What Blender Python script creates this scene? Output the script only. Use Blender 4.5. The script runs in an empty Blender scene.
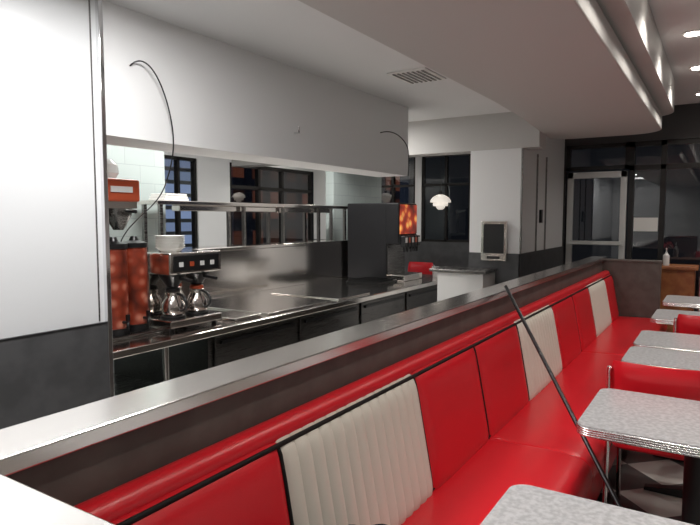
import bpy, math, random
from mathutils import Vector, Matrix
random.seed(4)
S=bpy.context.scene
S.view_settings.view_transform='Standard'
H=1.5
R=math.radians
# ---------------------------------------------------------------- materials
def mat(name,col,rough=0.5,metal=0.0,emit=None,es=0.0,noise=None,nscale=20,bump=0.0,coat=0.0,spec=0.5):
    m=bpy.data.materials.new(name); m.use_nodes=True
    nt=m.node_tree; b=nt.nodes['Principled BSDF']
    b.inputs['Base Color'].default_value=(*col,1)
    b.inputs['Roughness'].default_value=rough
    b.inputs['Metallic'].default_value=metal
    b.inputs['Coat Weight'].default_value=coat
    b.inputs['Specular IOR Level'].default_value=spec
    if emit:
        b.inputs['Emission Color'].default_value=(*emit,1)
        b.inputs['Emission Strength'].default_value=es
    if noise or bump:
        tc=nt.nodes.new('ShaderNodeTexCoord'); n=nt.nodes.new('ShaderNodeTexNoise')
        n.inputs['Scale'].default_value=nscale; n.inputs['Detail'].default_value=4
        nt.links.new(tc.outputs['Object'],n.inputs['Vector'])
        if noise:
            r=nt.nodes.new('ShaderNodeValToRGB')
            r.color_ramp.elements[0].position=.38; r.color_ramp.elements[1].position=.62
            r.color_ramp.elements[0].color=(*col,1); r.color_ramp.elements[1].color=(*noise,1)
            nt.links.new(n.outputs['Fac'],r.inputs['Fac']); nt.links.new(r.outputs['Color'],b.inputs['Base Color'])
        if bump:
            bp=nt.nodes.new('ShaderNodeBump'); bp.inputs['Strength'].default_value=bump; bp.inputs['Distance'].default_value=.003
            nt.links.new(n.outputs['Fac'],bp.inputs['Height']); nt.links.new(bp.outputs['Normal'],b.inputs['Normal'])
    return m
def brushed(name,col,rough,scale=(1,60,60)):
    m=mat(name,col,rough,1.0); nt=m.node_tree; b=nt.nodes['Principled BSDF']
    tc=nt.nodes.new('ShaderNodeTexCoord'); mp=nt.nodes.new('ShaderNodeMapping'); mp.inputs['Scale'].default_value=scale
    n=nt.nodes.new('ShaderNodeTexNoise'); n.inputs['Scale'].default_value=6; n.inputs['Detail'].default_value=5
    mr=nt.nodes.new('ShaderNodeMapRange'); mr.inputs['To Min'].default_value=rough*.7; mr.inputs['To Max'].default_value=rough*1.4
    nt.links.new(tc.outputs['Object'],mp.inputs['Vector']); nt.links.new(mp.outputs['Vector'],n.inputs['Vector'])
    nt.links.new(n.outputs['Fac'],mr.inputs['Value']); nt.links.new(mr.outputs['Result'],b.inputs['Roughness'])
    return m
M={}
M['wall']=mat('white_gloss_panel',(.70,.71,.72),.25)
M['header']=mat('white_paint',(.74,.74,.74),.4)
M['ceil']=mat('ceiling_paint',(.72,.72,.72),.7)
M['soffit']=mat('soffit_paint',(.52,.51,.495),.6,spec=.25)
M['wains']=mat('grey_wainscot',(.06,.06,.062),.4,noise=(.08,.08,.083),nscale=8)
M['darkwall']=mat('dark_wall',(.035,.034,.035),.6)
M['part']=mat('partition_laminate',(.085,.07,.063),.5,noise=(.11,.095,.085),nscale=10)
M['cap']=brushed('brushed_steel_cap',(.78,.75,.72),.2)
M['steel']=brushed('stainless',(.86,.82,.78),.13)
M['steeld']=brushed('stainless_dark',(.30,.29,.28),.25)
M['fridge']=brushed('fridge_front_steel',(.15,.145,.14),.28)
M['chrome']=mat('chrome',(.8,.8,.81),.1,1)
M['red']=mat('red_vinyl',(.60,.011,.02),.28,bump=.2,nscale=250)
M['cream']=mat('cream_vinyl',(.66,.62,.55),.4,bump=.15,nscale=250)
M['black']=mat('black_plastic',(.012,.012,.013),.3)
M['pipe']=mat('black_vinyl_piping',(.008,.007,.007),.6,spec=.2)
M['cloth']=mat('black_cloth',(.014,.014,.017),.95,spec=.1,bump=.4,nscale=60)
M['sodab']=mat('black_cabinet',(.008,.008,.009),.5,spec=.2)
M['blackm']=mat('black_metal',(.02,.02,.021),.45,.3)
M['lam']=mat('cracked_ice_laminate',(.36,.36,.37),.28,noise=(.50,.50,.51),nscale=60)
M['alu']=brushed('ribbed_aluminium',(.75,.75,.75),.25)
M['copper']=mat('orange_label',(.48,.085,.035),.3,.1)
M['white']=mat('white_plastic',(.75,.74,.72),.4)
M['paper']=mat('paper',(.85,.85,.82),.8)
M['wood']=mat('orange_wood',(.36,.14,.05),.4,noise=(.27,.09,.035),nscale=12)
M['grease']=mat('dark_pan',(.03,.03,.03),.25,.8)
M['mull']=mat('bronze_mullion',(.02,.018,.017),.4,.4)
M['doorfr']=mat('satin_aluminium',(.6,.6,.58),.4,.2)
M['lamp']=mat('lamp_disc',(1,1,1),.5,emit=(1,.94,.85),es=22)
M['shade']=mat('opal_shade',(.8,.78,.74),.4,emit=(1,.9,.78),es=.5)
M['clear']=mat('clear_plastic',(.8,.8,.8),.15); M['clear'].node_tree.nodes['Principled BSDF'].inputs['Alpha'].default_value=.45
def glassmat():
    m=bpy.data.materials.new('window_glass'); m.use_nodes=True; nt=m.node_tree; nt.nodes.clear()
    o=nt.nodes.new('ShaderNodeOutputMaterial'); mx=nt.nodes.new('ShaderNodeMixShader'); t=nt.nodes.new('ShaderNodeBsdfTransparent')
    g=nt.nodes.new('ShaderNodeBsdfGlossy'); g.inputs['Roughness'].default_value=.01
    lw=nt.nodes.new('ShaderNodeLayerWeight'); lw.inputs['Blend'].default_value=.5
    pw=nt.nodes.new('ShaderNodeMath'); pw.operation='POWER'; pw.inputs[1].default_value=3.5
    ma=nt.nodes.new('ShaderNodeMath'); ma.operation='MULTIPLY_ADD'; ma.inputs[1].default_value=.85; ma.inputs[2].default_value=.14
    t.inputs['Color'].default_value=(.85,.9,.92,1)
    nt.links.new(lw.outputs['Facing'],pw.inputs[0]); nt.links.new(pw.outputs[0],ma.inputs[0])
    nt.links.new(ma.outputs[0],mx.inputs[0]); nt.links.new(t.outputs[0],mx.inputs[1]); nt.links.new(g.outputs[0],mx.inputs[2]); nt.links.new(mx.outputs[0],o.inputs[0])
    return m
M['glass']=glassmat()
def tilemat():
    m=mat('white_wall_tile',(.6,.63,.61),.2); nt=m.node_tree; b=nt.nodes['Principled BSDF']
    tc=nt.nodes.new('ShaderNodeTexCoord'); mp=nt.nodes.new('ShaderNodeMapping'); mp.inputs['Rotation'].default_value=(R(90),0,0)
    br=nt.nodes.new('ShaderNodeTexBrick'); br.inputs['Scale'].default_value=1; br.inputs['Brick Width'].default_value=.3; br.inputs['Row Height'].default_value=.15
    br.inputs['Mortar Size'].default_value=.002; br.inputs['Color1'].default_value=(.36,.41,.40,1); br.inputs['Color2'].default_value=(.38,.43,.42,1); br.inputs['Mortar'].default_value=(.27,.30,.29,1)
    nt.links.new(tc.outputs['Object'],mp.inputs['Vector']); nt.links.new(mp.outputs['Vector'],br.inputs['Vector']); nt.links.new(br.outputs['Color'],b.inputs['Base Color'])
    return m
M['tile']=tilemat()
def floormat():
    m=mat('checker_floor_tile',(.5,.5,.5),.3); nt=m.node_tree; b=nt.nodes['Principled BSDF']
    tc=nt.nodes.new('ShaderNodeTexCoord'); mp=nt.nodes.new('ShaderNodeMapping'); mp.inputs['Rotation'].default_value=(0,0,R(45))
    ch=nt.nodes.new('ShaderNodeTexChecker'); ch.inputs['Scale'].default_value=3.3
    ch.inputs['Color1'].default_value=(.5,.48,.45,1); ch.inputs['Color2'].default_value=(.04,.038,.037,1)
    nt.links.new(tc.outputs['Object'],mp.inputs['Vector']); nt.links.new(mp.outputs['Vector'],ch.inputs['Vector']); nt.links.new(ch.outputs['Color'],b.inputs['Base Color'])
    return m
M['floor']=floormat()
def teamat(name,c1,c2,c3,es=0,sc=14):
    m=mat(name,c1,.3); nt=m.node_tree; b=nt.nodes['Principled BSDF']
    tc=nt.nodes.new('ShaderNodeTexCoord'); v=nt.nodes.new('ShaderNodeTexVoronoi'); v.inputs['Scale'].default_value=sc
    r=nt.nodes.new('ShaderNodeValToRGB'); r.color_ramp.elements[0].color=(*c1,1); r.color_ramp.elements[1].color=(*c3,1)
    e=r.color_ramp.elements.new(.45); e.color=(*c2,1)
    nt.links.new(tc.outputs['Object'],v.inputs['Vector']); nt.links.new(v.outputs['Distance'],r.inputs['Fac']); nt.links.new(r.outputs['Color'],b.inputs['Base Color'])
    if es:
        nt.links.new(r.outputs['Color'],b.inputs['Emission Color']); b.inputs['Emission Strength'].default_value=es
    return m
M['tea']=teamat('iced_tea_graphic',(.72,.3,.2),(.30,.045,.02),(.08,.014,.008))
M['soda']=teamat('soda_backlit_graphic',(1,.5,.12),(.35,.03,.012),(.01,.004,.004),es=.8,sc=9)
def facade(name,c,win,es,sx,sz,off=.1):
    m=mat(name,c,.8); nt=m.node_tree; b=nt.nodes['Principled BSDF']
    tc=nt.nodes.new('ShaderNodeTexCoord'); mp=nt.nodes.new('ShaderNodeMapping'); mp.inputs['Rotation'].default_value=(R(90),0,0)
    br=nt.nodes.new('ShaderNodeTexBrick'); br.offset=0; br.inputs['Scale'].default_value=1; br.inputs['Brick Width'].default_value=sx; br.inputs['Row Height'].default_value=sz
    br.inputs['Mortar Size'].default_value=sz*.16; br.inputs['Color1'].default_value=(*win,1); br.inputs['Color2'].default_value=(win[0]*off,win[1]*off,win[2]*off,1); br.inputs['Mortar'].default_value=(.003,.004,.008,1)
    nt.links.new(tc.outputs['Object'],mp.inputs['Vector']); nt.links.new(mp.outputs['Vector'],br.inputs['Vector']); nt.links.new(br.outputs['Color'],b.inputs['Emission Color']); b.inputs['Emission Strength'].default_value=es
    return m
M['fac1']=facade('garage_facade_blue',(.02,.02,.03),(.22,.29,.48),1.0,2.6,.36,.45)
M['fac2']=facade('building_facade_warm',(.02,.02,.02),(.16,.05,.03),.5,.9,1.3)
M['fac3']=mat('office_facade_dark',(.02,.02,.022),.8,emit=(.03,.034,.045),es=.12)
M['asph']=mat('asphalt',(.03,.03,.032),.8)
# ---------------------------------------------------------------- helpers
def empty(name):
    e=bpy.data.objects.new(name,None); S.collection.objects.link(e); return e
def obj(name,verts,faces,m,parent=None,smooth=False,sharp=35,bevel=0,seg=2):
    me=bpy.data.meshes.new(name); me.from_pydata([tuple(v) for v in verts],[],faces); me.update()
    import bmesh
    bm=bmesh.new(); bm.from_mesh(me); bmesh.ops.recalc_face_normals(bm,faces=bm.faces); bm.to_mesh(me); bm.free()
    if smooth:
        for p in me.polygons: p.use_smooth=True
        me.set_sharp_from_angle(angle=R(sharp))
    o=bpy.data.objects.new(name,me); S.collection.objects.link(o); me.materials.append(M[m] if isinstance(m,str) else m)
    if parent: o.parent=parent
    if bevel:
        b=o.modifiers.new('b','BEVEL'); b.width=bevel; b.segments=seg; b.limit_method='ANGLE'; b.angle_limit=R(40)
    return o
def box(name,x0,x1,y0,y1,z0,z1,m,parent=None,bevel=0,seg=2):
    v=[(x,y,z) for z in (z0,z1) for y in (y0,y1) for x in (x0,x1)]
    f=[(0,1,3,2),(4,5,7,6),(0,1,5,4),(2,3,7,6),(0,2,6,4),(1,3,7,5)]
    return obj(name,v,f,m,parent,bevel=bevel,seg=seg)
def prism(name,pts,x0,x1,m,parent=None,smooth=False,bevel=0,axis='X'):
    n=len(pts)
    if axis=='X': v=[(x0,p[0],p[1]) for p in pts]+[(x1,p[0],p[1]) for p in pts]
    else: v=[(p[0],p[1],x0) for p in pts]+[(p[0],p[1],x1) for p in pts]
    f=[tuple(range(n)),tuple(range(n,2*n))]+[(i,(i+1)%n,n+(i+1)%n,n+i) for i in range(n)]
    return obj(name,v,f,m,parent,smooth=smooth,bevel=bevel)
def lathe(name,prof,c,m,parent=None,seg=28,sharp=35):
    v=[];f=[]
    for r,z in prof:
        for k in range(seg):
            a=2*math.pi*k/seg; v.append((c[0]+r*math.cos(a),c[1]+r*math.sin(a),c[2]+z))
    n=len(prof)
    for i in range(n-1):
        for k in range(seg):
            f.append((i*seg+k,i*seg+(k+1)%seg,(i+1)*seg+(k+1)%seg,(i+1)*seg+k))
    f.append(tuple(range(seg))); f.append(tuple(range((n-1)*seg,n*seg)))
    return obj(name,v,f,m,parent,smooth=True,sharp=sharp)
def tube(name,pts,r,m,parent=None,smoothc=False,cyclic=False):
    c=bpy.data.curves.new(name,'CURVE'); c.dimensions='3D'; c.bevel_depth=r; c.bevel_resolution=3; c.use_fill_caps=True
    if smoothc:
        s=c.splines.new('NURBS'); s.points.add(len(pts)-1)
        for p,q in zip(s.points,pts): p.co=(*q,1)
        s.order_u=min(4,len(pts)); s.use_endpoint_u=not cyclic
    else:
        s=c.splines.new('POLY'); s.points.add(len(pts)-1)
        for p,q in zip(s.points,pts): p.co=(*q,1)
    s.use_cyclic_u=cyclic
    o=bpy.data.objects.new(name,c); S.collection.objects.link(o); c.materials.append(M[m])
    if parent: o.parent=parent
    return o
def rrect(x0,x1,y0,y1,r,n=6):
    p=[]
    for cx,cy,a0 in ((x1-r,y1-r,0),(x0+r,y1-r,90),(x0+r,y0+r,180),(x1-r,y0+r,270)):
        for k in range(n+1):
            a=R(a0+90*k/n); p.append((cx+r*math.cos(a),cy+r*math.sin(a)))
    return p
# ---------------------------------------------------------------- shell
CZ=2.607; HZ=2.85; XF=8.1; YB=5.85; X0=-2.2; Y0=-3.5
box('floor',X0,XF+.1,Y0,YB+.1,-.1,0,'floor')
box('sidewalk',X0-8,XF+16,Y0-8,YB+16,-.25,-.12,'asph')
box('wall_left',X0,1.89,2.7,2.85,0,CZ,'wall')
w=empty('wainscot_trim')
box('panel',X0,1.885,2.682,2.699,0,.955,'wains',w); box('top_strip',X0,1.885,2.68,2.699,.955,.963,'blackm',w)
t=empty('trim_1'); box('corner_channel',1.875,1.9,2.672,2.7,.0,CZ-.001,'chrome',t,bevel=.003); box('panel_joint',1.84,1.846,2.694,2.7,.97,CZ-.001,'steeld',t)
box('wall_header',1.9,5.37,2.7,3.05,1.93,CZ,'header')
box('wall_kitchen_side',1.6,1.85,2.86,4.2,0,CZ,'tile')
# kitchen tile wall pieces
wk=empty('wall_kitchen')
box('tile_left',1.85,3.56,4.2,4.32,0,CZ,'tile',wk); box('tile_low',3.56,6.25,4.2,4.32,0,1.2,'tile',wk); box('tile_right',6.25,7.5,4.2,4.32,0,CZ,'tile',wk)
# ceilings
box('ceiling',X0,XF,.9,YB,CZ,CZ+.3,'ceil')
box('ceiling_raised',X0,XF,Y0,.9,HZ,HZ+.1,'ceil')
# soffit
so=empty('ceiling_soffit')
def arcpts(cx,cy,r,a0,a1,n=8): return [(cx+r*math.cos(R(a0+(a1-a0)*k/n)),cy+r*math.sin(R(a0+(a1-a0)*k/n))) for k in range(n+1)]
prism('layer_bottom',[(X0,.535),(6.6,.535)]+arcpts(6.6,.835,.3,-90,0)[1:]+arcpts(6.65,1.4,.25,0,75)+[(6.2,1.6),(5.2,1.52),(4.4,1.49),(X0,1.49)],2.38,2.52,'soffit',so,bevel=.008,axis='Z')
prism('layer_neck',[(X0,.575),(6.6,.575)]+arcpts(6.6,.875,.3,-90,0)[1:]+[(6.9,1.6),(X0,1.42)],2.52,2.56,'soffit',so,axis='Z')
prism('layer_top',[(X0,.44),(6.7,.44)]+arcpts(6.7,.78,.34,-90,0)[1:]+[(7.04,.95),(X0,.95)],2.56,HZ,'soffit',so,axis='Z')
box('wall_bulkhead',6.14,6.4,1.6,YB,2.23,CZ,'soffit')
# column block
box('wall_column',6.14,XF,1.78,2.33,0,2.229,'header'); box('wall_column_upper',6.401,XF,1.78,2.33,2.229,CZ,'header')
w=empty('wainscot_trim'); box('front',6.12,6.14,1.765,2.33,0,1.13,'wains',w); box('side',6.12,XF,1.762,1.78,0,1.13,'wains',w)
t=empty('trim_2')
for x in (6.15,6.75,7.15): box('strip',x-.012,x+.012,1.765,1.779,1.13,2.22,'steeld',t)
box('door_access_switch',6.9,6.98,1.76,1.779,1.45,1.6,'blackm',t)
# far wall
wf=empty('wall_far')
box('low',XF,XF+.12,2.33,YB,0,1.15,'wains',wf); box('top',XF,XF+.12,Y0,YB,2.45,HZ,'darkwall',wf)
box('pier_a',XF,XF+.12,2.33,3.07,1.15,2.45,'header',wf); box('pier_b',XF,XF+.12,3.85,3.95,1.15,2.45,'header',wf); box('pier_c',XF,XF+.12,4.75,YB,1.15,2.45,'header',wf)
box('curb',XF,XF+.12,Y0,1.0,0,.25,'darkwall',wf); box('pier_d',XF,XF+.12,1.76,2.33,0,2.45,'darkwall',wf)
wn=[0]
def windowX(y0,y1,z0,z1,mulls=(),rails=(),fw=.05):
    wn[0]+=1; e=empty('window_%d'%wn[0]); x0,x1=XF+.02,XF+.09
    box('jamb_1',x0,x1,y0,y0+fw,z0,z1,'mull',e); box('jamb_2',x0,x1,y1-fw,y1,z0,z1,'mull',e)
    box('sill',x0,x1,y0,y1,z0,z0+fw,'mull',e); box('head',x0,x1,y0,y1,z1-fw,z1,'mull',e)
    for y in mulls: box('mullion',x0,x1,y-fw/2,y+fw/2,z0,z1,'mull',e)
    for z in rails: box('rail',x0,x1,y0,y1,z-fw/2,z+fw/2,'mull',e)
    obj('glass',[(XF+.05,y0,z0),(XF+.05,y1,z0),(XF+.05,y1,z1),(XF+.05,y0,z1)],[(0,1,2,3)],'glass',e)
windowX(3.07,3.85,1.15,2.45,(3.46,),(2.0,),.035); windowX(3.95,4.75,1.15,2.45,(4.35,),(2.0,),.035)
windowX(Y0,1.0,.25,2.45,(.62,-.25,-1.2,-2.2),(2.13,),.06); windowX(1.0,1.76,2.12,2.45)
wb=empty('wall_back')
box('low',X0,XF,YB,YB+.12,0,.9,'header',wb); box('top',X0,XF,YB,YB+.12,2.286,CZ,'header',wb)
box('pier_a',X0,4.6,YB,YB+.12,.9,2.286,'header',wb); box('pier_b',5.5,6.1,YB,YB+.12,.9,2.286,'header',wb)
def windowY(x0,x1,z0,z1,mulls,rails,fw=.05):
    wn[0]+=1; e=empty('window_%d'%wn[0]); a,b=YB+.02,YB+.09
    box('jamb_1',x0,x0+fw,a,b,z0,z1,'mull',e); box('jamb_2',x1-fw,x1,a,b,z0,z1,'mull',e)
    box('sill',x0,x1,a,b,z0,z0+fw,'mull',e); box('head',x0,x1,a,b,z1-fw,z1,'mull',e)
    for x in mulls: box('mullion',x-fw/2,x+fw/2,a,b,z0,z1,'mull',e)
    for z in rails: box('rail',x0,x1,a,b,z-fw/2,z+fw/2,'mull',e)
    obj('glass',[(x0,YB+.05,z0),(x1,YB+.05,z0),(x1,YB+.05,z1),(x0,YB+.05,z1)],[(0,1,2,3)],'glass',e)
windowY(4.6,5.5,.9,2.286,(5.2,),(),.04); windowY(6.1,8.1,.9,2.286,(6.75,7.3),(1.95,))
box('wall_right',X0,XF,Y0-.1,Y0,0,HZ,'header'); box('wall_near',X0-.1,X0,Y0,2.7,0,HZ,'header')
# door
d=empty('door_1'); y0,y1=1.02,1.74; x0,x1=XF+.03,XF+.08
box('stile_1',x0,x1,y0,y0+.075,.02,2.1,'doorfr',d,bevel=.004); box('stile_2',x0,x1,y1-.075,y1,.02,2.1,'doorfr',d,bevel=.004)
box('top_rail',x0,x1,y0,y1,2.02,2.1,'doorfr',d,bevel=.004); box('bottom_rail',x0,x1,y0,y1,.02,.25,'doorfr',d,bevel=.004)
obj('glass',[(XF+.05,y0+.07,.25),(XF+.05,y1-.07,.25),(XF+.05,y1-.07,2.02),(XF+.05,y0+.07,2.02)],[(0,1,2,3)],'glass',d)
box('push_bar',XF-.03,XF+.0,y0+.05,y1-.05,1.16,1.21,'doorfr',d,bevel=.008)
box('push_bar_mount_1',XF-.01,x0+.01,y0+.02,y0+.06,1.15,1.22,'doorfr',d); box('push_bar_mount_2',XF-.01,x0+.01,y1-.06,y1-.02,1.15,1.22,'doorfr',d)
# exterior
box('garage_building',6,13.6,13,14,-.12,8,'fac1')
box('office_building',18,19,-8,9,-.12,9,'fac3')
box('shop_building',13.7,25,13,14,-.12,6,'fac2')
# ---------------------------------------------------------------- partition
p=empty('partition_half_wall')
box('core',-1.2,6.8,1.05,1.15,0,1.055,'part',p)
box('steel_cap',-1.2,6.8,1.025,1.175,1.055,1.09,'cap',p,bevel=.004)
box('end_core',6.68,6.8,.5,1.05,0,1.05,'part',p); box('end_cap',6.67,6.81,.49,1.024,1.05,1.07,'part',p,bevel=.004)
box('return_core',.345,.455,.45,1.049,0,1.055,'part',p); box('return_cap',.33,.475,.44,1.024,1.055,1.09,'cap',p,bevel=.004)
# ---------------------------------------------------------------- banquette
bq=empty('banquette_bench')
BX0,BX1=.48,6.66
box('plinth',BX0,BX1,.5,1.04,0,.12,'black',bq)
box('seat_base',BX0,BX1,.46,1.04,.12,.36,'red',bq,bevel=.01)
box('back_frame',BX0,BX1,.985,1.045,.36,.93,'red',bq)
pr=[(1.045,.92)]+[(1.008+.037*math.cos(R(a)),.925+.03*math.sin(R(a))) for a in range(0,181,20)]+[(.971,.90),(1.045,.90)]
prism('top_roll',pr,BX0,BX1,'red',bq,smooth=True)
tube('top_piping',[(BX0,.956,.908),(BX1,.956,.908)],.007,'pipe',bq)
bounds=[(BX0,1.165,'red'),(1.165,1.965,'cream'),(1.965,2.6,'red'),(2.6,3.27,'red'),(3.27,4.07,'cream'),(4.07,4.72,'red'),(4.72,5.37,'red'),(5.37,6.17,'cream'),(6.17,BX1,'red')]
zb,zt=.455,.902; yb,yt=.9,.985
nrm=Vector((0,-(zt-zb),(yt-yb))).normalized()
def panel(name,x0,x1,m):
    nu=168 if m=='cream' else 40; nv=24; v=[];f=[]
    for j in range(nv+1):
        tv=j/nv
        for i in range(nu+1):
            u=i/nu
            pf=(1-abs(2*u-1)**12)*(1-abs(2*tv-1)**10)
            d=.026*pf**.6
            if m=='cream':
                k=(1-abs(2*tv-1)**14)
                d=.013*pf**.6+.016*abs(math.sin(math.pi*14*u))**.7*k
            b=Vector((x0+(x1-x0)*u,yb+(yt-yb)*tv,zb+(zt-zb)*tv))+nrm*(d+.0)
            v.append(b)
    W=nu+1
    for j in range(nv):
        for i in range(nu): f.append((j*W+i,j*W+i+1,(j+1)*W+i+1,(j+1)*W+i))
    o=obj(name,v,f,m,bq,smooth=True,sharp=80)
    s=o.modifiers.new('s','SOLIDIFY'); s.thickness=.02; s.offset=-1
    return o
def backpt(x,tv,off):
    q=Vector((x,yb+(yt-yb)*tv,zb+(zt-zb)*tv))+nrm*off
    return tuple(q)
for i,(a,b,m) in enumerate(bounds):
    panel('back_panel_%d'%(i+1),a+.003,b-.003,m)
    if i: tube('seam_piping_%d'%i,[backpt(a,tv,off) for tv,off in ((0,.016),(.06,.026),(.2,.029),(.5,.029),(.8,.029),(.94,.027),(1.0,.02))],.0075,'pipe',bq)
seats=[(BX0,2.6),(2.6,4.72),(4.72,BX1)]
sp=[(.93,.36),(.93,.468),(.85,.48),(.6,.487),(.5,.483),(.455,.47),(.425,.445),(.415,.41),(.42,.375),(.435,.36)]
for i,(a,b) in enumerate(seats):
    v=[];f=[];xs=[a,a+.006,a+.02,a+.05,b-.05,b-.02,b-.006,b]; sc=[.93,.97,.99,1,1,.99,.97,.93]
    for x,s in zip(xs,sc):
        for (y,z) in sp: v.append((x,.68+(y-.68)*(.5+.5*s),.40+(z-.40)*s))
    n=len(sp)
    for k in range(len(xs)-1):
        for q in range(n): f.append((k*n+q,k*n+(q+1)%n,(k+1)*n+(q+1)%n,(k+1)*n+q))
    f.append(tuple(range(n))); f.append(tuple(range((len(xs)-1)*n,len(xs)*n)))
    obj('seat_cushion_%d'%(i+1),v,f,'red',bq,smooth=True,sharp=50)
tube('seat_piping',[(BX0,.878,.484),(BX1,.878,.484)],.006,'pipe',bq)
# ---------------------------------------------------------------- tables
def table(x0,x1,y0=-.33,y1=.42):
    e=empty('diner_table'); cx,cy=(x0+x1)/2,(y0+y1)/2
    prism('top',rrect(x0,x1,y0,y1,.05),.715,.752,'lam',e,smooth=True,axis='Z')
    for k,z in enumerate((.718,.726,.734,.742)):
        P=[(a,b,z) for a,b in rrect(x0,x1,y0,y1,.05)]
        tube('edge_band_%d'%(k+1),P,.0052,'alu',e,cyclic=True)
    lathe('column',[(.05,0),(.045,.02),(.038,.04),(.038,.6),(.05,.66)],(cx,cy,.035),'blackm',e)
    box('mount_plate',cx-.18,cx+.18,cy-.18,cy+.18,.695,.714,'blackm',e)
    for a in (0,90,180,270):
        dx,dy=math.cos(R(a)),math.sin(R(a)); L=.26
        px,py=-dy,dx
        v=[(cx+px*.035,cy+py*.035,0.005),(cx-px*.035,cy-py*.035,.005),(cx+dx*L-px*.025,cy+dy*L-py*.025,.0),(cx+dx*L+px*.025,cy+dy*L+py*.025,.0),
           (cx+px*.035,cy+py*.035,.06),(cx-px*.035,cy-py*.035,.06),(cx+dx*L-px*.025,cy+dy*L-py*.025,.02),(cx+dx*L+px*.025,cy+dy*L+py*.025,.02)]
        obj('foot_%d'%a,v,[(0,1,2,3),(4,5,6,7),(0,1,5,4),(1,2,6,5),(2,3,7,6),(3,0,4,7)],'blackm',e,bevel=.004)
table(1.03,1.62,-.29,.47)
for a,b in ((2.2,2.76),(3.33,3.77),(3.84,4.35),(4.9,5.45),(5.95,6.5)): table(a,b)
# ---------------------------------------------------------------- chairs
def chair(cx,cy,rot,bh=.86):
    e=empty('diner_chair')
    w_=.2
    prism('seat',rrect(-.02,.38,-w_,w_,.06),.43,.485,'red',e,smooth=True,bevel=.012,axis='Z')
    nu,nv=16,6; v=[];f=[]
    for side in (0,1):
        for j in range(nv+1):
            for i in range(nu+1):
                u=i/nu*2-1; tv=j/nv
                cr=(1-abs(u)**6)*(1-abs(2*tv-1)**4)
                x=-.06+.03*(u*u)-.05*tv+(-.022*cr**.5 if side==0 else .022*cr**.5)
                z=.64+(bh-.64)*tv; hw=w_*(1-.06*abs(2*tv-1)**4)
                v.append((x,u*hw,z))
    W=nu+1; N=W*(nv+1)
    for s in (0,1):
        for j in range(nv):
            for i in range(nu): f.append(tuple(s*N+q for q in (j*W+i,j*W+i+1,(j+1)*W+i+1,(j+1)*W+i)))
    o=obj('backrest',v,f,'red',e,smooth=True,sharp=80)
    for s,y in ((1,w_+.008),(2,-w_-.008)):
        tube('back_post_%d'%s,[(-.08,y,.0),(-.04,y,.42),(-.05,y,.62),(-.085,y*.99,bh-.05),(-.088,y*.97,bh-.03)],.010,'chrome',e)
        tube('front_leg_%d'%s,[(.4,y,.0),(.36,y,.40),(.33,y,.425),(-.04,y,.425)],.011,'chrome',e)
    tube('cross_rail',[(.36,-w_,.42),(.36,w_,.42)],.009,'chrome',e)
    tube('back_rail',[(-.045,-w_,.56),(-.045,w_,.56)],.009,'chrome',e)
    e.location=(cx,cy,0); e.rotation_euler=(0,0,R(rot))
chair(2.93,.2,0); chair(4.56,.03,0); chair(7.0,-.05,0,.95); chair(7.72,3.7,180)
# ---------------------------------------------------------------- pole, bag
bt=Vector((2.0,-.07,.02)); tp=Vector((3.27,1.02,1.115))
tube('broom_pole',[bt,bt.lerp(tp,1.0)],.0095,'black')
import bmesh
bm=bmesh.new(); bmesh.ops.create_icosphere(bm,subdivisions=5,radius=1)
for q in bm.verts:
    n=math.sin(q.co.x*7+1)*.07+math.sin(q.co.y*9)*.05+math.sin(q.co.z*8+q.co.x*6)*.06+math.sin(q.co.x*17+q.co.y*13)*.025
    q.co*=1+n; q.co.z=max(q.co.z,-.55)
    q.co=Vector((q.co.x*.24,q.co.y*.10,q.co.z*.14))+Vector((1.17,.75,.487+.078))
me=bpy.data.meshes.new('black_jacket'); bm.to_mesh(me); bm.free()
for q in me.polygons: q.use_smooth=True
me.materials.append(M['cloth']); jk=bpy.data.objects.new('black_jacket',me); S.collection.objects.link(jk)
# ---------------------------------------------------------------- kitchen counter
kc=empty('stainless_counter'); KZ=.7775
CX0,CX1,CY0,CY1=1.95,6.95,2.86,3.86
box('top',CX0,CX1,CY0-.1,CY1,KZ-.045,KZ,'steel',kc,bevel=.006)
box('fridge_base',2.75,CX1-.02,CY0,CY1,.12,KZ-.045,'fridge',kc)
for i,x in enumerate([2.8,3.75,4.7,5.65]):
    for j,(za,zb_) in enumerate(((.15,.42),(.44,.70))):
        box('drawer_%d_%d'%(i,j),x,x+.9,CY0-.018,CY0,za,zb_,'fridge',kc,bevel=.004); box('pull_%d_%d'%(i,j),x+.05,x+.85,CY0-.035,CY0-.018,zb_-.05,zb_-.025,'black',kc)
box('undershelf',CX0,2.75,CY0,CY1,.3,.325,'steeld',kc)
for x in (CX0+.03,2.4): 
    for y in (CY0+.0,CY1-.05): lathe('leg',[(.02,0),(.02,KZ-.05)],(x,y,0),'steel',kc,seg=14)
for x in (2.85,4.3,5.6,6.6): lathe('foot',[(.025,0),(.03,.12)],(x,CY0+.06,0),'black',kc,seg=12)
bs=empty('steel_backsplash')
box('panel',3.15,CX1,CY1+.001,CY1+.02,KZ-.1,1.2,'steel',bs)
box('pass_ledge',3.1,6.2,CY1+.0,4.199,1.2,1.235,'steel',bs,bevel=.006)
for i,(xa,xb) in enumerate(((3.35,4.2),(4.3,4.85))): box('cutting_board_plate',xa,xb,CY0-.02,CY1-.25,KZ,KZ+.012,'steel',bevel=.003)
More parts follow.
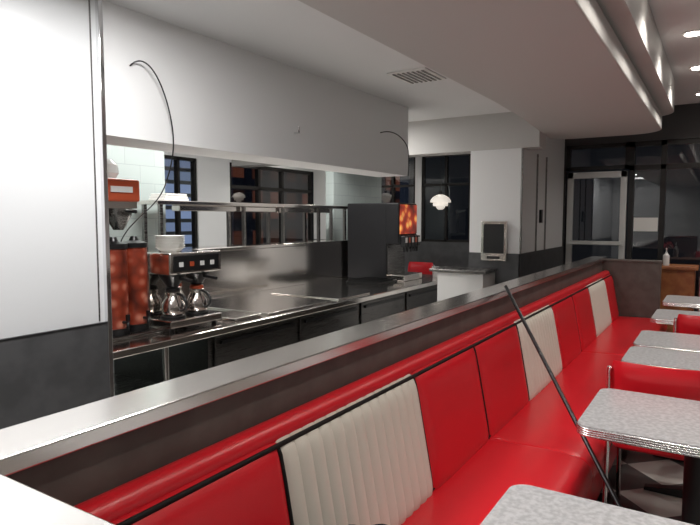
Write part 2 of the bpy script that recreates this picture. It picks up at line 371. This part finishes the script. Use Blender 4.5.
# pass shelf
ps=empty('pass_shelf')
box('upper_shelf',3.2,6.1,3.87,4.15,1.615,1.65,'steel',ps,bevel=.005)
for x in (3.25,4.25,4.85,5.5,6.05):
    box('post',x,x+.03,3.9,3.93,1.235,1.615,'steeld',ps); box('post_back',x,x+.03,4.1,4.13,1.235,1.615,'steeld',ps)
box('heat_lamp_bar',3.5,5.8,3.95,4.05,1.565,1.615,'steel',ps,bevel=.006)
tb_=empty('takeout_box_stack')
for k in range(3): box('box_%d'%k,3.3+.01*k,3.56-.01*k,3.9,4.1,1.651+k*.02,1.669+k*.02,'white',tb_,bevel=.003)
for i,x in enumerate((5.45,)):
    g=empty('burner_grate'); box('tray',x,x+.48,3.1,3.5,KZ+.001,KZ+.025,'grease',g,bevel=.004)
    for k in range(7): box('bar_%d'%k,x+.03+.06*k,x+.045+.06*k,3.12,3.48,KZ+.025,KZ+.045,'grease',g)
# ---------------------------------------------------------------- soda fountain
sf=empty('soda_fountain'); a,b,c,dd=5.98,6.45,3.12,3.82; q=KZ+.001
box('body',a,b,c+.16,dd,q,1.68,'sodab',sf,bevel=.012)
box('head',a,b,c,c+.17,1.2,1.68,'sodab',sf,bevel=.015)
box('backlit_panel',a+.02,b-.02,c-.012,c,1.32,1.66,'soda',sf,bevel=.004)
box('valve_panel',a+.02,b-.02,c-.01,c,1.21,1.31,'blackm',sf)
for k in range(5):
    x=a+.06+k*.083
    box('valve_%d'%k,x-.03,x+.03,c-.07,c-.01,1.17,1.3,'black',sf,bevel=.008); lathe('nozzle_%d'%k,[(.012,0),(.02,.06)],(x,c-.04,1.11),'black',sf,seg=12)
    box('label_%d'%k,x-.022,x+.022,c-.074,c-.07,1.22,1.28,('copper' if k%2 else 'white'),sf)
box('drip_tray',a,b,c-.08,c+.16,q,q+.07,'steel',sf,bevel=.01); box('splash_plate',a+.02,b-.02,c+.15,c+.16,q+.07,1.2,'steeld',sf)
lathe('cup_stack',[(.035,0),(.045,.12),(.047,.125),(.047,.13)],(6.64,2.95,KZ+.001),'white')
# ---------------------------------------------------------------- coffee brewer
cb=empty('coffee_brewer'); a,b,c,dd=2.5,2.95,2.92,3.3
box('base',a,b,c,dd,KZ+.02,KZ+.07,'steel',cb,bevel=.008)
for x in (a+.04,b-.04):
    for y in (c+.04,dd-.04): lathe('foot',[(.015,0),(.02,.022)],(x,y,KZ),'black',cb,seg=10)
box('column',a+.02,b-.02,dd-.15,dd,KZ+.07,1.16,'steel',cb,bevel=.006)
box('head',a,b,c,dd,1.14,1.28,'steel',cb,bevel=.01)
box('control_panel',a+.03,b-.03,c-.004,c,1.16,1.26,'black',cb); 
for k in range(4): box('switch_%d'%k,a+.07+k*.09,a+.10+k*.09,c-.012,c-.004,1.19,1.22,('copper' if k==1 else 'white'),cb)
for k,x in enumerate((a+.12,b-.12)):
    lathe('brew_basket_%d'%k,[(.035,0),(.085,.07),(.09,.085),(.09,.09)],(x,c+.12,1.05),'black',cb)
    tube('basket_handle_%d'%k,[(x,c+.05,1.11),(x,c-.07,1.10)],.011,'black',cb)
    lathe('warmer_%d'%k,[(.08,0),(.08,.012)],(x,c+.12,KZ+.07),'black',cb)
    lathe('carafe_%d'%k,[(.06,0),(.078,.03),(.075,.08),(.045,.13),(.05,.155),(.045,.16)],(x,c+.12,KZ+.084),'steel',cb)
    lathe('carafe_lid_%d'%k,[(.048,0),(.045,.02),(.02,.03)],(x,c+.12,KZ+.245),('copper' if k else 'black'),cb)
    tube('carafe_handle_%d'%k,[(x,c+.07,KZ+.23),(x,c-.03,KZ+.22),(x,c-.035,KZ+.13),(x,c+.05,KZ+.12)],.009,'black',cb,smoothc=True)
fs=empty('coffee_filter_stack')
for k in range(8):
    lathe('filter_%d'%k,[(.06,.0),(.095,.025),(.098,.027)],(2.66,3.1,1.282+k*.011),'paper',fs,seg=24)
tube('faucet_arm',[(2.95,3.1,1.2),(3.03,3.05,1.22),(3.05,3.02,1.16)],.008,'chrome',cb,smoothc=True)
box('drip_pan',3.02,3.3,2.86,3.15,KZ+.001,KZ+.02,'steel',bevel=.006)
# ---------------------------------------------------------------- tea brewer + urns
tb=empty('iced_tea_brewer')
box('tray',1.98,2.48,2.98,3.5,KZ+.001,KZ+.02,'steeld',tb,bevel=.004)
box('column',2.0,2.34,3.36,3.5,KZ+.02,1.60,'steeld',tb,bevel=.008)
box('head',1.99,2.37,3.02,3.5,1.60,1.735,'copper',tb,bevel=.012)
box('head_front_badge',2.16,2.31,3.012,3.02,1.655,1.69,'white',tb)
box('head_underside',2.0,2.36,3.04,3.4,1.56,1.6,'steel',tb)
for k,x in enumerate((2.28,2.1)): lathe('funnel_%d'%k,[(.03,0),(.075,.08),(.085,.11),(.085,.13)],(x,3.12,1.43),'steeld',tb)
tube('funnel_handle',[(2.28,3.05,1.55),(2.28,2.95,1.54)],.011,'black',tb)
def urn(x,y):
    e=empty('iced_tea_urn'); z=KZ+.021
    lathe('shell',[(.074,.04),(.078,.06),(.078,.5),(.074,.52)],(x,y,z),'tea',e,sharp=50)
    lathe('base',[(.08,0),(.08,.039)],(x,y,z),'black',e); lathe('lid',[(.082,.521),(.082,.55),(.03,.565),(.02,.59)],(x,y,z),'black',e)
    tube('spigot',[(x,y-.07,z+.08),(x,y-.12,z+.08),(x,y-.12,z+.05)],.01,'black',e); box('spigot_lever',x-.008,x+.008,y-.13,y-.11,z+.09,z+.13,'black',e)
urn(2.39,3.12); urn(2.215,3.085)
bgm=empty('plastic_cup_sleeve'); lathe('sleeve',[(.06,0),(.085,.04),(.08,.09),(.05,.12)],(2.25,3.2,1.737),'clear',bgm); lathe('sleeve_2',[(.05,0),(.07,.05),(.05,.1)],(2.1,3.25,1.737),'clear',bgm)
# cables
tube('hanging_cable',[(2.07,2.695,2.31),(2.1,2.66,2.36),(2.2,2.65,2.33),(2.32,2.67,2.1),(2.36,2.69,1.9),(2.36,2.75,1.75),(2.5,3.0,1.6),(2.42,3.33,1.4),(2.42,3.35,1.2),(2.42,3.4,.785)],.004,'black',smoothc=True)
tube('hanging_cable',[(4.79,2.695,2.29),(4.9,2.64,2.33),(5.15,2.62,2.26),(5.28,2.64,2.15),(5.3,2.66,2.0),(5.29,2.66,1.92)],.005,'black',smoothc=True)
tube('sprinkler_pipe',[(3.5,2.699,2.13),(3.5,2.66,2.13),(3.5,2.66,2.17)],.008,'chrome')
# ---------------------------------------------------------------- low counter & dispenser
lc=empty('service_station'); box('body',5.72,6.1,2.02,2.52,0,.94,'white',lc); box('top',5.68,6.07,1.98,2.6,.94,.97,'steeld',lc,bevel=.004)
pt=empty('paper_towel_dispenser'); box('frame',6.085,6.119,1.9,2.18,1.05,1.47,'steel',pt,bevel=.006); box('door_panel',6.078,6.085,1.93,2.15,1.13,1.44,'black',pt); box('slot',6.076,6.085,1.97,2.11,1.07,1.1,'black',pt)
hs=empty('host_stand'); box('body',7.3,7.62,.22,.60,.05,.94,'wood',hs,bevel=.005); box('top',7.27,7.65,.19,.63,.94,.98,'wood',hs,bevel=.008); box('kick',7.33,7.6,.25,.57,0,.05,'black',hs)
sb=empty('sanitizer_bottle'); lathe('body',[(.03,0),(.032,.01),(.032,.11),(.012,.135),(.012,.15)],(7.35,.5,.981),'white',sb,seg=18); tube('pump',[(7.35,.5,1.13),(7.35,.5,1.17),(7.31,.5,1.17)],.006,'white',sb)
box('paper_sign',8.13,8.135,.62+.04,.93,1.34,1.51,'paper')
# pendants
def pendant(x,y,zc,s=1,top=CZ):
    e=empty('pendant_lamp')
    tube('cord',[(x,y,zc+.12*s),(x,y,top)],.006,'black',e)
    lathe('canopy',[(.05,0),(.05,.02)],(x,y,top-.021),'black',e)
    lathe('socket',[(.03*s,0),(.025*s,.06*s)],(x,y,zc+.1*s),'blackm',e,seg=16)
    lathe('bell',[(.145*s,0),(.14*s,.03*s),(.11*s,.07*s),(.06*s,.1*s),(.03*s,.11*s)],(x,y,zc),'shade',e,sharp=60)
    lathe('bell_middle',[(.10*s,0),(.105*s,.02*s),(.10*s,.05*s)],(x,y,zc-.05*s),'shade',e,sharp=60)
    lathe('bell_lower',[(.03*s,0),(.055*s,.02*s),(.065*s,.05*s)],(x,y,zc-.1*s),'shade',e,sharp=60)
pendant(7.2,3.14,1.71,.95)
pendant(7.4,4.9,1.85,.8)
# vent
vt=empty('ceiling_vent'); box('frame',4.0,4.4,1.88,2.2,CZ-.012,CZ-.0005,'white',vt,bevel=.003)
for k in range(7): box('slat_%d'%k,4.03,4.37,1.91+k*.04,1.925+k*.04,CZ-.018,CZ-.012,'steeld',vt)
# ---------------------------------------------------------------- lights
def downlight(x,y,z,power,ang=130,col=(1,.94,.87),r=.05):
    e=empty('recessed_downlight')
    lathe('trim_ring',[(.075,0),(.075,.006)],(x,y,z-.007),'white',e,seg=24)
    lathe('lens',[(.052,0),(.052,.004)],(x,y,z-.0115),'lamp',e,seg=24)
    l=bpy.data.lights.new('spot','SPOT'); l.energy=power; l.spot_size=R(ang); l.spot_blend=.6; l.shadow_soft_size=r; l.color=col
    o=bpy.data.objects.new('bulb',l); S.collection.objects.link(o); o.location=(x,y,z-.03); o.parent=e
for x in (.6,1.75,2.9,4.0,5.05,6.2,7.5): downlight(x,.23,HZ,29)
for x in (0,2.0,4.0,6.0,7.6): downlight(x,-1.5,HZ,58)
for x in (7.6,): downlight(x,3.4,CZ,14)
def panel_light(x,y,z,sx,sy,power,col):
    e=empty('unseen_ceiling_light')
    box('housing',x-sx/2-.02,x+sx/2+.02,y-sy/2-.02,y+sy/2+.02,z-.03,z-.0005,'white',e)
    l=bpy.data.lights.new('tube','AREA'); l.shape='RECTANGLE'; l.size=sx; l.size_y=sy; l.energy=power; l.color=col
    o=bpy.data.objects.new('diffuser',l); S.collection.objects.link(o); o.location=(x,y,z-.035); o.parent=e
for x,pw in ((3.0,19),(4.3,34),(5.4,28)): panel_light(x,3.6,CZ,.6,.3,pw,(1,.98,.95))
panel_light(.4,1.95,CZ,.5,.5,25,(1,.99,.98))  # added fill panel, out of frame, brightens header and left wall
panel_light(1.7,1.85,CZ,.5,.4,33,(1,.99,.98))  # second added panel above the frame, throws light onto the header front
panel_light(-1.2,1.9,CZ,.8,.8,12,(1,.99,.98))  # large soft fill, added out of view on the camera side
panel_light(7.0,5.0,CZ,.5,.5,12,(1,.95,.88))
# world
wd=bpy.data.worlds.new('night'); S.world=wd; wd.use_nodes=True
wd.node_tree.nodes['Background'].inputs[0].default_value=(.02,.025,.04,1); wd.node_tree.nodes['Background'].inputs[1].default_value=.5
# ---------------------------------------------------------------- camera
cd=bpy.data.cameras.new('cam'); cd.sensor_width=36; cd.lens=36*586/700; cd.clip_start=.02
co=bpy.data.objects.new('camera',cd); S.collection.objects.link(co); S.camera=co
yaw=R(32.3); pit=R(4.3)
fw=Vector((math.cos(yaw)*math.cos(pit),math.sin(yaw)*math.cos(pit),-math.sin(pit)))
co.location=(0,0,H); co.rotation_euler=fw.to_track_quat('-Z','Y').to_euler()
